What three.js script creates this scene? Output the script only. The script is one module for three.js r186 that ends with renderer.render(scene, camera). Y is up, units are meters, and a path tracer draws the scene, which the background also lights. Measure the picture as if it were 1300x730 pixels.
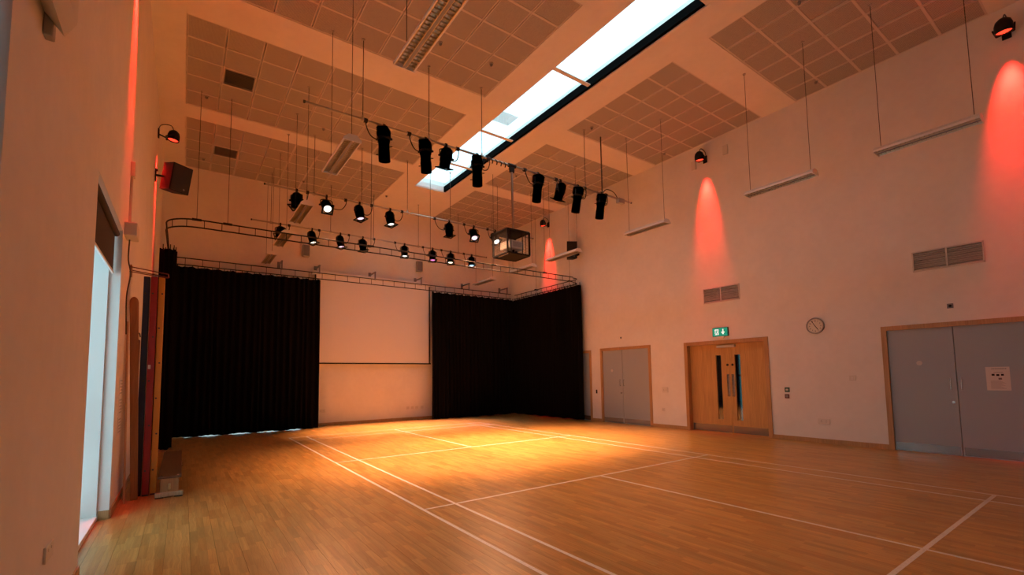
import * as THREE from 'three';
import { mergeGeometries, toCreasedNormals } from 'three/addons/utils/BufferGeometryUtils.js';
import { RoundedBoxGeometry } from 'three/addons/geometries/RoundedBoxGeometry.js';

// ------------------------------------------------------------------ camera, sky, exposure
const scene = new THREE.Scene();
const F = 584.64, W = 1300, H = 730;
const camera = new THREE.PerspectiveCamera(2 * Math.atan(H / 2 / F) * 180 / Math.PI, W / H, 0.05, 200);
camera.position.set(-2.4415, 1.6034, 7.2847);
camera.rotation.set(0.075465, -0.616938, -0.014129, 'YXZ');
camera.setViewOffset(W, H, 3.0, -68.6, W, H);          // the lens is shifted: verticals are partly corrected
scene.background = new THREE.Color().setRGB(1.05, 1.58, 1.8);   // bright overcast daylight
const renderer = new THREE.WebGLRenderer({ antialias: true });
renderer.toneMapping = THREE.LinearToneMapping;
renderer.toneMappingExposure = 1.48;
renderer.shadowMap.enabled = true;
renderer.shadowMap.type = THREE.PCFSoftShadowMap;
const TUNGSTEN = [1.0, 0.45, 0.225];                     // colour of the stage lamps
const FRESNEL_CD = 100, PROFILE_CD = 135, RED_CD = 105;  // candela

// ------------------------------------------------------------------ helpers
let seed = 7;
const rnd = () => { seed = (seed * 1664525 + 1013904223) >>> 0; return seed / 4294967296; };
const rr = (a, b) => a + (b - a) * rnd();
const V = (x, y, z) => new THREE.Vector3(x, y, z);
const taken = {};
function numbered(n) { const k = taken[n] = (taken[n] ?? -1) + 1; return k ? n + '_' + String(k).padStart(3, '0') : n; }
function clean(g) {
  g = g.index ? g.toNonIndexed() : g;
  for (const k of Object.keys(g.attributes)) if (!['position', 'normal', 'uv', 'color'].includes(k)) g.deleteAttribute(k);
  return g;
}
function merge(list) { list = [].concat(list); return list.length === 1 ? list[0] : mergeGeometries(list.map(clean)); }
function obj(name, geos, mat, parent = scene) {
  const m = new THREE.Mesh(merge(geos), mat);
  m.name = parent === scene ? numbered(name) : name;
  m.castShadow = m.receiveShadow = true;
  parent.add(m);
  return m;
}
function tag(o, label, category, group) { o.userData.label = label; o.userData.category = category; if (group) o.userData.group = group; return o; }
function thing(name, label, category, pos = [0, 0, 0], group) {
  const o = new THREE.Group(); o.name = numbered(name); o.position.set(...pos); scene.add(o);
  return tag(o, label, category, group);
}
function struct(name, geos, mat, label) {
  const m = obj(name, geos, mat); m.userData.kind = 'structure'; if (label) m.userData.label = label; return m;
}
function sgroup(name, label) {
  const o = new THREE.Group(); o.name = numbered(name); o.userData.kind = 'structure'; if (label) o.userData.label = label; scene.add(o); return o;
}
// box by its extents, uv in metres
function bx(x0, x1, y0, y1, z0, z1) {
  const g = new THREE.BoxGeometry(x1 - x0, y1 - y0, z1 - z0); g.translate((x0 + x1) / 2, (y0 + y1) / 2, (z0 + z1) / 2);
  return metres(g);
}
function metres(g) {
  const p = g.attributes.position, n = g.attributes.normal, uv = new Float32Array(p.count * 2);
  for (let i = 0; i < p.count; i++) {
    const ax = Math.abs(n.getX(i)), ay = Math.abs(n.getY(i)), az = Math.abs(n.getZ(i));
    const [u, v] = ay >= ax && ay >= az ? [p.getX(i), p.getZ(i)] : ax >= az ? [p.getZ(i), p.getY(i)] : [p.getX(i), p.getY(i)];
    uv[2 * i] = u; uv[2 * i + 1] = v;
  }
  g.setAttribute('uv', new THREE.BufferAttribute(uv, 2));
  return g;
}
function rbx(x0, x1, y0, y1, z0, z1, r = 0.01, s = 2) {
  const g = new RoundedBoxGeometry(x1 - x0, y1 - y0, z1 - z0, s, r); g.translate((x0 + x1) / 2, (y0 + y1) / 2, (z0 + z1) / 2); return metres(g);
}
function rod(a, b, r, seg = 8) {
  a = a.isVector3 ? a : V(...a); b = b.isVector3 ? b : V(...b);
  const d = b.clone().sub(a), g = new THREE.CylinderGeometry(r, r, d.length(), seg);
  g.applyQuaternion(new THREE.Quaternion().setFromUnitVectors(V(0, 1, 0), d.normalize()));
  const m = a.clone().add(b).multiplyScalar(0.5); g.translate(m.x, m.y, m.z); return g;
}
function tube(pts, r, n = 24, seg = 6, closed = false) { return new THREE.TubeGeometry(new THREE.CatmullRomCurve3(pts.map((p) => p.isVector3 ? p : V(...p)), closed), n, r, seg, closed); }
// plate in the (a, b) plane with holes, thickness t; map(a, b, d) gives the world point
function plate(a0, a1, b0, b1, holes, t, map) {
  const s = new THREE.Shape([[a0, b0], [a1, b0], [a1, b1], [a0, b1]].map((p) => new THREE.Vector2(...p)));
  for (const [c0, c1, d0, d1] of holes) s.holes.push(new THREE.Path([[c0, d0], [c0, d1], [c1, d1], [c1, d0]].map((p) => new THREE.Vector2(...p))));
  const g = new THREE.ExtrudeGeometry(s, { depth: t, bevelEnabled: false }), p = g.attributes.position;
  for (let i = 0; i < p.count; i++) p.setXYZ(i, ...map(p.getX(i), p.getY(i), p.getZ(i)));
  g.computeVertexNormals();
  return metres(g);
}

// ------------------------------------------------------------------ procedural textures
function vnoise(px, py, s) {   // tiling value noise on a px x py lattice
  let q = s * 7919 + 13; const r = () => { q = (q * 1664525 + 1013904223) >>> 0; return q / 4294967296; };
  const a = Float32Array.from({ length: px * py }, r);
  return (u, v) => {
    const x = u * px, y = v * py, i = Math.floor(x), j = Math.floor(y), f = x - i, g = y - j;
    const sf = f * f * (3 - 2 * f), sg = g * g * (3 - 2 * g), at = (m, n) => a[((n % py) + py) % py * px + ((m % px) + px) % px];
    return (at(i, j) * (1 - sf) + at(i + 1, j) * sf) * (1 - sg) + (at(i, j + 1) * (1 - sf) + at(i + 1, j + 1) * sf) * sg;
  };
}
function texture(n, m, fn, srgb, rx = 1, ry = 1) {
  const d = new Uint8Array(n * m * 4);
  for (let j = 0; j < m; j++) for (let i = 0; i < n; i++) {
    const c = fn(i / n, j / m), k = (j * n + i) * 4;
    d[k] = 255 * Math.min(1, Math.max(0, c[0])); d[k + 1] = 255 * Math.min(1, Math.max(0, c[1])); d[k + 2] = 255 * Math.min(1, Math.max(0, c[2])); d[k + 3] = 255;
  }
  const t = new THREE.DataTexture(d, n, m); t.wrapS = t.wrapT = THREE.RepeatWrapping; t.magFilter = THREE.LinearFilter; t.minFilter = THREE.LinearMipmapLinearFilter; t.generateMipmaps = true;
  if (srgb) t.colorSpace = THREE.SRGBColorSpace;
  t.repeat.set(rx, ry); t.needsUpdate = true; return t;
}
const nA = vnoise(8, 8, 1), nB = vnoise(32, 32, 2), nC = vnoise(128, 128, 3), nD = vnoise(256, 4, 4), nE = vnoise(64, 3, 5), nF = vnoise(14, 3, 6);
// wood: grain runs along v
const grainTex = texture(512, 512, (u, v) => {
  const warp = 0.04 * (nA(u, v) - 0.5), g = 0.45 * nD(u + warp, v) + 0.35 * nE(u + warp, v) + 0.2 * nF(u, v);
  const fleck = nC(u, v * 0.25) > 0.93 ? -0.07 : 0, k = 0.80 + 0.24 * g + fleck;
  return [k, k * (0.97 + 0.03 * g), k * (0.92 + 0.08 * g)];
}, true, 1.2, 0.8);
const grainRough = texture(512, 512, (u, v) => { const k = 0.27 + 0.03 * nB(u, v) + 0.04 * nA(u, v) + 0.02 * nC(u, v); return [k, k, k]; }, false, 0.7, 0.7);
const plasterTex = texture(512, 512, (u, v) => { const k = 0.955 + 0.02 * nA(u, v) + 0.015 * nB(u, v); return [k, k, k]; }, true, 0.35, 0.35);
const plasterBump = texture(512, 512, (u, v) => { const k = 0.5 * nC(u, v) + 0.3 * nB(u, v) + 0.2 * nA(u, v); return [k, k, k]; }, false, 1, 1);
const perfTex = texture(256, 256, (u, v) => {   // fine perforation of the acoustic tiles
  const n = 32, x = (u * n) % 1 - 0.5, y = (v * n) % 1 - 0.5, hole = x * x + y * y < 0.075; const k = hole ? 0.45 : 0.80 + 0.05 * nB(u, v); return [k, k, k];
}, true, 2, 2);
const clothTex = texture(256, 256, (u, v) => { const k = 0.8 + 0.2 * nC(u, v); return [k, k, k]; }, true, 2, 2);
const lineTex = texture(256, 256, (u, v) => { const w = nC(u, v) * 0.5 + nB(u, v) * 0.5, k = 0.86 + 0.14 * w - (w > 0.74 ? 0.15 : 0); return [k, k, k]; }, true, 1, 1);
const brushTex = texture(256, 256, (u, v) => { const k = 0.35 + 0.3 * nD(v, u); return [k, k, k]; }, false, 2, 2);

// ------------------------------------------------------------------ materials (linear base colours)
const lin = (r, g, b) => new THREE.Color().setRGB(r, g, b);
const std = (c, rough = 0.6, o = {}) => new THREE.MeshStandardMaterial({ color: lin(...c), roughness: rough, ...o });
const M = {
  wall: std([0.86, 0.83, 0.79], 0.85, { map: plasterTex, bumpMap: plasterBump, bumpScale: 0.0004 }),
  ceiling: std([0.84, 0.80, 0.75], 0.9, { map: plasterTex }),
  tile: std([0.72, 0.68, 0.62], 0.85, { map: perfTex }),
  tileGrid: std([0.62, 0.58, 0.53], 0.6),
  duct: std([0.40, 0.40, 0.39], 0.5, { metalness: 0.5 }), grille: std([0.30, 0.28, 0.26], 0.6),
  plank: new THREE.MeshPhysicalMaterial({ color: lin(1, 1, 1), vertexColors: true, map: grainTex, roughness: 1, roughnessMap: grainRough, specularIntensity: 0.4 }),
  subfloor: std([0.10, 0.06, 0.03], 0.9),
  line: std([0.78, 0.74, 0.70], 0.45, { map: lineTex }),
  oak: std([0.57, 0.34, 0.15], 0.45, { map: grainTex }),
  veneer: std([0.68, 0.41, 0.15], 0.4, { map: grainTex }),
  bench: std([0.42, 0.25, 0.11], 0.5, { map: grainTex }),
  benchTop: std([0.16, 0.085, 0.04], 0.5, { map: grainTex }),
  ply: std([0.34, 0.19, 0.08], 0.6, { map: grainTex }),
  lath: std([0.55, 0.42, 0.28], 0.6, { map: grainTex }),
  bluePaint: std([0.012, 0.03, 0.09], 0.45), redPaint: std([0.30, 0.012, 0.016], 0.45), yellowPaint: std([0.62, 0.27, 0.02], 0.45),
  maroon: std([0.12, 0.012, 0.014], 0.6),
  grey: std([0.37, 0.42, 0.47], 0.5), greyDark: std([0.20, 0.20, 0.21], 0.45),
  steel: std([0.55, 0.54, 0.52], 0.35, { metalness: 1, roughnessMap: brushTex }), pipe: std([0.42, 0.40, 0.37], 0.38, { metalness: 1 }),
  kick: std([0.30, 0.29, 0.28], 0.42, { metalness: 0.7, roughnessMap: brushTex }), cassette: new THREE.MeshPhysicalMaterial({ color: lin(0.004, 0.004, 0.004), roughness: 1, specularIntensity: 0.05 }),
  wire: std([0.05, 0.045, 0.04], 0.6), black: new THREE.MeshPhysicalMaterial({ color: lin(0.007, 0.007, 0.0075), roughness: 0.55, specularIntensity: 0.5 }), blackGloss: std([0.014, 0.014, 0.015], 0.3),
  rubber: std([0.015, 0.014, 0.013], 0.7), rail: std([0.012, 0.011, 0.010], 0.65),
  curtain: new THREE.MeshPhysicalMaterial({ color: lin(0.006, 0.005, 0.005), roughness: 0.95, map: clothTex, specularIntensity: 0.15, side: THREE.DoubleSide }),
  screen: std([0.82, 0.80, 0.80], 0.9, { bumpMap: plasterBump, bumpScale: 0.0003 }),
  white: std([0.78, 0.76, 0.73], 0.5), offWhite: std([0.62, 0.60, 0.56], 0.55), plastic: std([0.70, 0.67, 0.62], 0.45),
  reflector: std([0.58, 0.51, 0.37], 0.3, { metalness: 1 }), fixture: std([0.80, 0.79, 0.77], 0.4), fixtureGrey: std([0.40, 0.39, 0.37], 0.5),
  blind: std([0.055, 0.042, 0.034], 0.85), frameDark: std([0.02, 0.022, 0.025], 0.5),
  glass: new THREE.MeshPhysicalMaterial({ color: lin(0.97, 1, 1), roughness: 0, transmission: 1, thickness: 0, ior: 1.5 }),
  tealGlass: new THREE.MeshPhysicalMaterial({ color: lin(0.09, 0.19, 0.19), roughness: 0, transmission: 1, thickness: 0, ior: 1.5 }),
  opal: new THREE.MeshPhysicalMaterial({ color: lin(0.85, 0.9, 0.9), roughness: 1, transmission: 0.6, thickness: 0 }),
  lobby: std([0.05, 0.055, 0.09], 0.8), lobbyFloor: std([0.06, 0.06, 0.07], 0.6),
  paper: std([0.78, 0.76, 0.74], 0.8), green: std([0.02, 0.10, 0.07], 0.5),
};

// ------------------------------------------------------------------ the room
const XL = -3.1, XR = 9.42, ZB = -9.45, ZF = 10.0, YC = 8.1, T = 0.45;
const BAY = [0.0, 2.02, -0.1, 3.46], BAY2 = [4.5, 6.6, -0.1, 3.46], BACKWIN = [-2.4, 0.9, -0.1, 2.2];
const VENTS = [[0.0, 1.03, 3.54, 3.96], [4.55, 5.57, 3.56, 3.96]];   // openings of the two wall grilles
const D0 = [-5.55, -4.42, 2.49], D1 = [-3.98, -1.86, 2.52], D2 = [-0.68, 1.68, 2.5], D3 = [3.96, 6.12, 2.52];
const mapX = (x, dir) => (a, b, d) => [x + dir * d, b, a];
const left = struct('wall_left', plate(ZB - T, ZF + T, -0.1, YC + 0.3, [BAY, BAY2], T, mapX(XL, -1)), M.wall, 'white plastered wall with deep daylit window bays');
const right = struct('wall_right', plate(ZB - T, ZF + T, -0.1, YC + 0.3, [...[D0, D1, D2, D3].map(([a, b, h]) => [a + 0.05, b - 0.05, -0.1, h - 0.05]), ...VENTS.map(([a, b, c, d]) => [a + 0.02, b - 0.02, c + 0.02, d - 0.02])], 0.3, mapX(XR, 1)), M.wall, 'long white plastered wall with the doors');
const back = struct('wall_back', plate(XL, XR, -0.1, YC + 0.3, [BACKWIN], 0.3, (a, b, d) => [a, b, ZB - d]), M.wall, 'white end wall behind the black curtains');
struct('wall_front', bx(XL, XR, 0, YC + 0.3, ZF, ZF + 0.3), M.wall, 'white end wall facing the curtains');

// floor: strip flooring laid lengthways, 65 mm strips grouped in boards of three
const floor = struct('floor', bx(XL - T, XR + 0.3, -0.15, -0.012, ZB - 0.3, ZF + 0.3), M.subfloor, 'varnished maple strip floor with white court lines');
{
  const sw = 0.0655, sl = 0.43, gap = 0.0004, TONES = 18, variants = [];
  for (let k = 0; k < TONES; k++) {
    const g = clean(metres(new THREE.BoxGeometry(sw - gap, 0.012, sl - gap))), p = g.attributes.position, uv = g.attributes.uv, ou = rnd() * 7, ov = rnd() * 7;
    for (let i = 0; i < uv.count; i++) uv.setXY(i, uv.getX(i) + ou, uv.getY(i) + ov);
    const t = 0.82 + 0.36 * Math.pow(rnd(), 1.2), warm = rr(0.93, 1.05), c = new Float32Array(p.count * 3);
    for (let i = 0; i < p.count; i++) { c[3 * i] = 0.53 * t; c[3 * i + 1] = 0.315 * t * warm; c[3 * i + 2] = 0.10 * t * warm * warm; }
    g.setAttribute('color', new THREE.BufferAttribute(c, 3)); variants.push(g);
  }
  const all = []; let row = 0;
  for (let x = XL - 0.42; x < XR + 0.2; x += sw, row++) {
    if (row % 3 === 0) x += 0.0016;
    const off = rnd() * sl;
    for (let z = ZB - 0.25 + off; z < ZF; z += sl) all.push([x + sw / 2, z + sl / 2, Math.floor(rnd() * TONES)]);
  }
  camera.updateMatrixWorld(); camera.updateProjectionMatrix();
  const q = V(0, 0, 0);
  for (const a of all) {
    q.set(a[0], 0, a[1]).project(camera);
    const d = Math.hypot(a[0] - camera.position.x, a[1] - camera.position.z);
    a[3] = Math.abs(q.x) < 1 && Math.abs(q.y) < 1 && q.z < 1 && a[0] > XL ? d : 1e3 + d;
  }
  all.sort((a, b) => a[3] - b[3]);
  all.slice(0, 300).forEach(([x, z, k], i) => { const m = obj(i ? 'plank_' + String(i).padStart(3, '0') : 'plank', variants[k], M.plank, floor); m.position.set(x, -0.006, z); });
  const rest = all.slice(300), n = variants[0].attributes.position.count, P = new Float32Array(rest.length * n * 3), N = P.slice(), C = P.slice(), U = new Float32Array(rest.length * n * 2);
  rest.forEach(([x, z, k], i) => {
    const g = variants[k].attributes;
    for (let j = 0; j < n; j++) { const o = (i * n + j) * 3; P[o] = g.position.array[3 * j] + x; P[o + 1] = g.position.array[3 * j + 1] - 0.006; P[o + 2] = g.position.array[3 * j + 2] + z; }
    N.set(g.normal.array, i * n * 3); C.set(g.color.array, i * n * 3); U.set(g.uv.array, i * n * 2);
  });
  const big = new THREE.BufferGeometry();
  big.setAttribute('position', new THREE.BufferAttribute(P, 3)); big.setAttribute('normal', new THREE.BufferAttribute(N, 3)); big.setAttribute('color', new THREE.BufferAttribute(C, 3)); big.setAttribute('uv', new THREE.BufferAttribute(U, 2));
  obj('strip_flooring', big, M.plank, floor).userData.kind = 'stuff';
  // badminton court
  const lw = 0.04, zl = (x, z0, z1) => bx(x - lw / 2, x + lw / 2, 0, 0.0008, z0, z1), xl = (z, x0, x1) => bx(x0, x1, 0, 0.0009, z - lw / 2, z + lw / 2);
  const L = (g) => obj('court_line', g, M.line, floor);
  L(zl(0, -6.7, 6.7)); L(zl(0.44, -6.7, 6.7)); L(zl(5.66, -6.7, 6.7)); L(zl(6.1, -6.7, 6.7));
  L(zl(3.02, -6.7, -1.98)); L(zl(3.06, 1.98, 6.7));
  L(xl(-1.98, 0, 6.1)); L(xl(1.98, 0, 6.1)); L(xl(5.94, 0, 6.1)); L(xl(6.7, 0, 6.1)); L(xl(-5.94, 0, 6.1)); L(xl(-6.7, 0, 6.1));
}
// skirting
const SK = 0.1;
struct('baseboard_right', [[ZB, D0[0]], [D0[1], D1[0]], [D1[1], D2[0]], [D2[1], D3[0]], [D3[1], ZF]].map(([a, b]) => bx(XR - 0.015, XR, 0, SK, a, b)), M.oak, 'low oak skirting along the wall of doors');
struct('baseboard_left', [[ZB, BAY[0]], [BAY[1], BAY2[0]], [BAY2[1], ZF]].map(([a, b]) => bx(XL, XL + 0.015, 0, SK, a, b)), M.oak, 'low oak skirting along the window wall');
struct('baseboard_back', [bx(XL, BACKWIN[0], 0, SK, ZB, ZB + 0.015), bx(BACKWIN[1], XR, 0, SK, ZB, ZB + 0.015)], M.oak, 'low oak skirting below the projection screen');

// ceiling with recessed fields of acoustic tiles and the long skylight
const bandsZ = [[2.65, 5.9], [-1.4, 1.85], [-5.53, -2.25], [-9.4, -6.15]], fieldL = [-2.59, 3.1], fieldR = [5.68, 9.4];
const SKY = [3.78, 4.91, -6.88, 3.08];
const cellOf = (b) => { const dx = (fieldL[1] - fieldL[0]) / 9, dz = (b[1] - b[0]) / 5; return [fieldL[0] + dx + 0.03, fieldL[0] + 2 * dx - 0.03, b[0] + 2 * dz + 0.03, b[0] + 3 * dz - 0.03]; };
{
  const fields = [];
  for (const b of bandsZ) { fields.push([...fieldL, ...b, 9]); fields.push([...fieldR, ...b, 6]); }
  const shafts = [cellOf(bandsZ[2]), cellOf(bandsZ[3])];
  const ceil = struct('ceiling', [
    plate(XL, XR, ZB, ZF, [...fields.map((f) => f.slice(0, 4)), SKY], 0.08, (a, b, d) => [a, YC + d, b]),
    plate(XL, XR, ZB, ZF, [SKY, ...shafts], 0.2, (a, b, d) => [a, YC + 0.08 + d, b]),
  ], M.ceiling, 'plastered ceiling with recessed fields of acoustic tiles');
  fields.forEach(([x0, x1, z0, z1, nx], fi) => {
    const nz = 5, dx = (x1 - x0) / nx, dz = (z1 - z0) / nz, grid = [];
    const fld = new THREE.Group(); fld.name = 'tile_field'; ceil.add(fld);
    for (let i = 0; i <= nx; i++) for (const s of i === 0 ? [1] : i === nx ? [-1] : [-1, 1]) { const x = x0 + i * dx + s * 0.018; grid.push(bx(x - 0.009, x + 0.009, YC + 0.008, YC + 0.03, z0, z1)); }
    for (let j = 0; j <= nz; j++) { const z = Math.min(z1 - 0.012, Math.max(z0 + 0.012, z0 + j * dz)); grid.push(bx(x0, x1, YC + 0.011, YC + 0.03, z - 0.022, z + 0.022)); }
    obj('tile_grid', grid, M.tileGrid, fld);
    const tg = metres(new THREE.BoxGeometry(dx - 0.05, 0.02, dz - 0.05));
    for (let i = 0; i < nx; i++) for (let j = 0; j < nz; j++) {
      if (x0 < 0 && fi > 3 && i === 1 && j === 2) continue;      // this cell holds the extract grille
      const t = obj('tile', tg, M.tile, fld);
      t.position.set(x0 + (i + 0.5) * dx, YC + 0.026, z0 + (j + 0.5) * dz);
      if (fi === 1 && ((i === 1 && j === 2) || (i === 3 && j === 3))) { t.rotation.z = 0.03; t.position.y += 0.006; }
    }
  });
}
[[cellOf(bandsZ[2]), 'square extract grille among ceiling tiles nearer the cage bar'], [cellOf(bandsZ[3]), 'square extract grille among ceiling tiles next to the end wall']].forEach(([[x0, x1, z0, z1], label]) => {
  const t = thing('extract_grille', label, 'vent', [(x0 + x1) / 2, YC + 0.01, (z0 + z1) / 2], 'ceiling extract grilles'), w = (x1 - x0) / 2, d = (z1 - z0) / 2, h = 1.0;
  obj('frame', [bx(-w, w, 0, 0.02, -d, -d + 0.02), bx(-w, w, 0, 0.02, d - 0.02, d), bx(-w, -w + 0.02, 0, 0.02, -d + 0.02, d - 0.02), bx(w - 0.02, w, 0, 0.02, -d + 0.02, d - 0.02)], M.grille, t);
  const sg = bx(-w + 0.02, w - 0.02, -0.002, 0.002, -0.03, 0.03); sg.rotateX(1.0);
  for (let k = 0; k < 9; k++) { const m = obj('slat', sg, M.grille, t); m.position.set(0, 0.03, -d + 0.02 + (2 * d - 0.04) * (k + 0.5) / 9); }
  const duct = obj('extract_duct', [bx(-w, w, 0.07, h, -d - 0.006, -d), bx(-w, w, 0.07, h, d, d + 0.006), bx(-w - 0.006, -w, 0.07, h, -d, d), bx(w, w + 0.006, 0.07, h, -d, d), bx(-w, w, h, h + 0.006, -d, d)], M.duct, scene.getObjectByName('ceiling'));
  duct.position.copy(t.position);
});
{
  const [x0, x1, z0, z1] = SKY, s = sgroup('window_1', 'long bright skylight strip set into the ceiling');
  const bars = [-4.82, -2.69, 0.28], ends = [z0, ...bars, z1];
  obj('upstand', plate(x0 - 0.12, x1 + 0.12, z0 - 0.12, z1 + 0.12, [SKY], 0.06, (a, b, d) => [a, YC + 0.28 + d, b]), M.white, s);
  for (let i = 0; i < 4; i++) obj('pane', bx(x0 + 0.001, x1 - 0.001, YC + 0.2, YC + 0.2005, ends[i] + 0.02, ends[i + 1] - 0.02), M.glass, s);
  for (const z of bars) obj('crossbar', rbx(x0, x1 - 0.09, YC + 0.003, YC + 0.023, z - 0.05, z + 0.05, 0.006), M.ceiling, s);
  obj('blackout_cassette', rbx(x1 - 0.07, x1 - 0.005, YC + 0.005, YC + 0.195, z0 + 0.01, z1 - 0.01, 0.008), M.cassette, s).userData.label = 'black blind cassette along the skylight';
  obj('edge_trim', [bx(x1, x1 + 0.06, YC - 0.012, YC, z0 - 0.06, z1 + 0.06), bx(x0, x1, YC - 0.012, YC, z0 - 0.06, z0)], M.white, s);
  obj('end_lining', bx(x0 + 0.002, x1 - 0.07, YC + 0.02, YC + 0.19, z0 + 0.002, z0 + 0.02), M.white, s);
  obj('roof_vent_flap', rbx(3.86, 4.50, YC + 0.24, YC + 0.25, -2.45, -1.95, 0.004), M.opal, s);
}

// window bays of the left wall
function bay(n, [z0, z1, , y1], label, blindDrop) {
  const s = sgroup('window_' + n, label);
  obj('sill', rbx(XL - 0.42, XL - 0.1, 0, 0.05, z0, z1, 0.008), M.white, s);
  obj('jamb_lining', [bx(XL - 0.42, XL - 0.11, 0.05, y1, z0, z0 + 0.035), bx(XL - 0.42, XL - 0.11, 0.05, y1, z1 - 0.035, z1)], M.white, s);
  obj('skirting', [bx(XL - 0.1, XL, 0, SK, z0, z0 + 0.012), bx(XL - 0.1, XL, 0, SK, z1 - 0.012, z1)], M.oak, s);
  const fr = [], zs = [z0 + 0.035, (z0 + z1) / 2, z1 - 0.035];
  for (const z of zs) fr.push(bx(XL - 0.44, XL - 0.38, 0.05, y1, z - 0.03, z + 0.03));
  for (const y of [0.08, 1.1, y1 - 0.03]) fr.push(bx(XL - 0.44, XL - 0.38, y - 0.03, y + 0.03, z0, z1));
  obj('window_frame', fr, M.frameDark, s);
  for (let i = 0; i < 2; i++) for (const [a, b] of [[0.11, 1.07], [1.13, y1 - 0.06]]) obj('pane', bx(XL - 0.411, XL - 0.4105, a, b, zs[i] + 0.03, zs[i + 1] - 0.03), M.glass, s);
  const b = thing('roller_blind', n === 2 ? 'dark roller blind part lowered in window bay beside leaning boards' : 'dark roller blind in window bay beside the wall box', 'blind', [0, 0, 0], 'roller blinds in the window bays');
  obj('roller', rod([XL - 0.06, y1 - 0.05, z0 + 0.02], [XL - 0.06, y1 - 0.05, z1 - 0.02], 0.035, 16), M.blind, b);
  obj('fabric', bx(XL - 0.075, XL - 0.072, y1 - blindDrop, y1 - 0.05, z0 + 0.03, z1 - 0.03), M.blind, b);
  obj('bottom_rail', rbx(XL - 0.084, XL - 0.062, y1 - blindDrop - 0.03, y1 - blindDrop, z0 + 0.03, z1 - 0.03, 0.006), M.white, b);
}
bay(2, BAY, 'deep floor length window bay beside the leaning coloured boards', 0.52);
bay(3, BAY2, 'deep window bay at the near end of the window wall', 1.3);
{ // glazing in the end wall that the left curtain covers; daylight shows below the hem
  const s = sgroup('window_4', 'low glazing behind the long black curtain'), [x0, x1, , y1] = BACKWIN, fr = [];
  for (let i = 0; i <= 3; i++) { const x = x0 + 0.03 + (x1 - x0 - 0.06) * i / 3; fr.push(bx(x - 0.03, x + 0.03, 0, y1, ZB - 0.2, ZB - 0.14)); }
  fr.push(bx(x0, x1, 0, 0.03, ZB - 0.2, ZB - 0.14), bx(x0, x1, y1 - 0.05, y1, ZB - 0.2, ZB - 0.14));
  obj('window_frame', fr, M.white, s);
  for (let i = 0; i < 3; i++) { const a = x0 + 0.06 + (x1 - x0 - 0.06) * i / 3; obj('pane', bx(a, a + (x1 - x0 - 0.06) / 3 - 0.06, 0.03, y1 - 0.05, ZB - 0.171, ZB - 0.1705), M.glass, s); }
}

// doors of the right wall
function doorFrame(s, [z0, z1, h], w = 0.09, depth = 0.3) {
  obj('door_frame', [bx(XR - 0.02, XR + depth, 0, h, z0, z0 + w), bx(XR - 0.02, XR + depth, 0, h, z1 - w, z1), bx(XR - 0.02, XR + depth, h - w, h, z0 + w, z1 - w)], M.oak, s);
  obj('threshold_stop', bx(XR + 0.2, XR + 0.21, 0, 0.004, z0 + w, z1 - w), M.greyDark, s);
}
function dHandle(leaf, x, y, z, len) {
  obj('pull_handle', [rod([x - 0.045, y - len / 2, z], [x - 0.045, y + len / 2, z], 0.009, 10), rod([x, y - len / 2 + 0.012, z], [x - 0.045, y - len / 2 + 0.012, z], 0.008), rod([x, y + len / 2 - 0.012, z], [x - 0.045, y + len / 2 - 0.012, z], 0.008)], M.steel, leaf);
}
const disc = (x, y, z, r, t = 0.008) => { const g = new THREE.CylinderGeometry(r, r, t, 24); g.rotateZ(Math.PI / 2); g.translate(x - t / 2, y, z); return g; };
function greyDoors(n, D, label, split) {
  const s = sgroup('door_' + n, label), [z0, z1, h] = D, x = XR + 0.02, w = 0.09;
  doorFrame(s, D, w);
  const leafs = split === null ? [[z0 + w, z1 - w]] : [[z0 + w, split - 0.004], [split + 0.004, z1 - w]];
  leafs.forEach(([a, b], i) => {
    const lf = obj('door_leaf', rbx(x, x + 0.045, 0.001, h - w - 0.001, a + 0.001, b - 0.001, 0.003), M.grey, s);
    obj('kick_plate', bx(x - 0.003, x, 0.02, 0.17, a + 0.02, b - 0.02), M.kick, lf);
    const e = split === null ? a + 0.1 : i ? a + 0.06 : b - 0.08;
    dHandle(lf, x, 1.34, e, 0.22);
    if (i === 0) { obj('lock', disc(x, 1.0, e + 0.015, 0.024), M.steel, lf); obj('door_disc', disc(x, 1.75, (a + b) / 2 - 0.02, 0.045), M.offWhite, lf); }
  });
  if (split !== null) obj('meeting_strip', bx(x + 0.0455, x + 0.06, 0.0005, h - w, split - 0.04, split + 0.04), M.greyDark, s);
  return s;
}
greyDoors(1, D1, 'pair of grey doors beside the curtain', -3.03);
greyDoors(2, D3, 'pair of grey doors with a paper notice on one leaf', 5.05);
greyDoors(3, D0, 'grey door half hidden by the black curtain', null);
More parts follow.
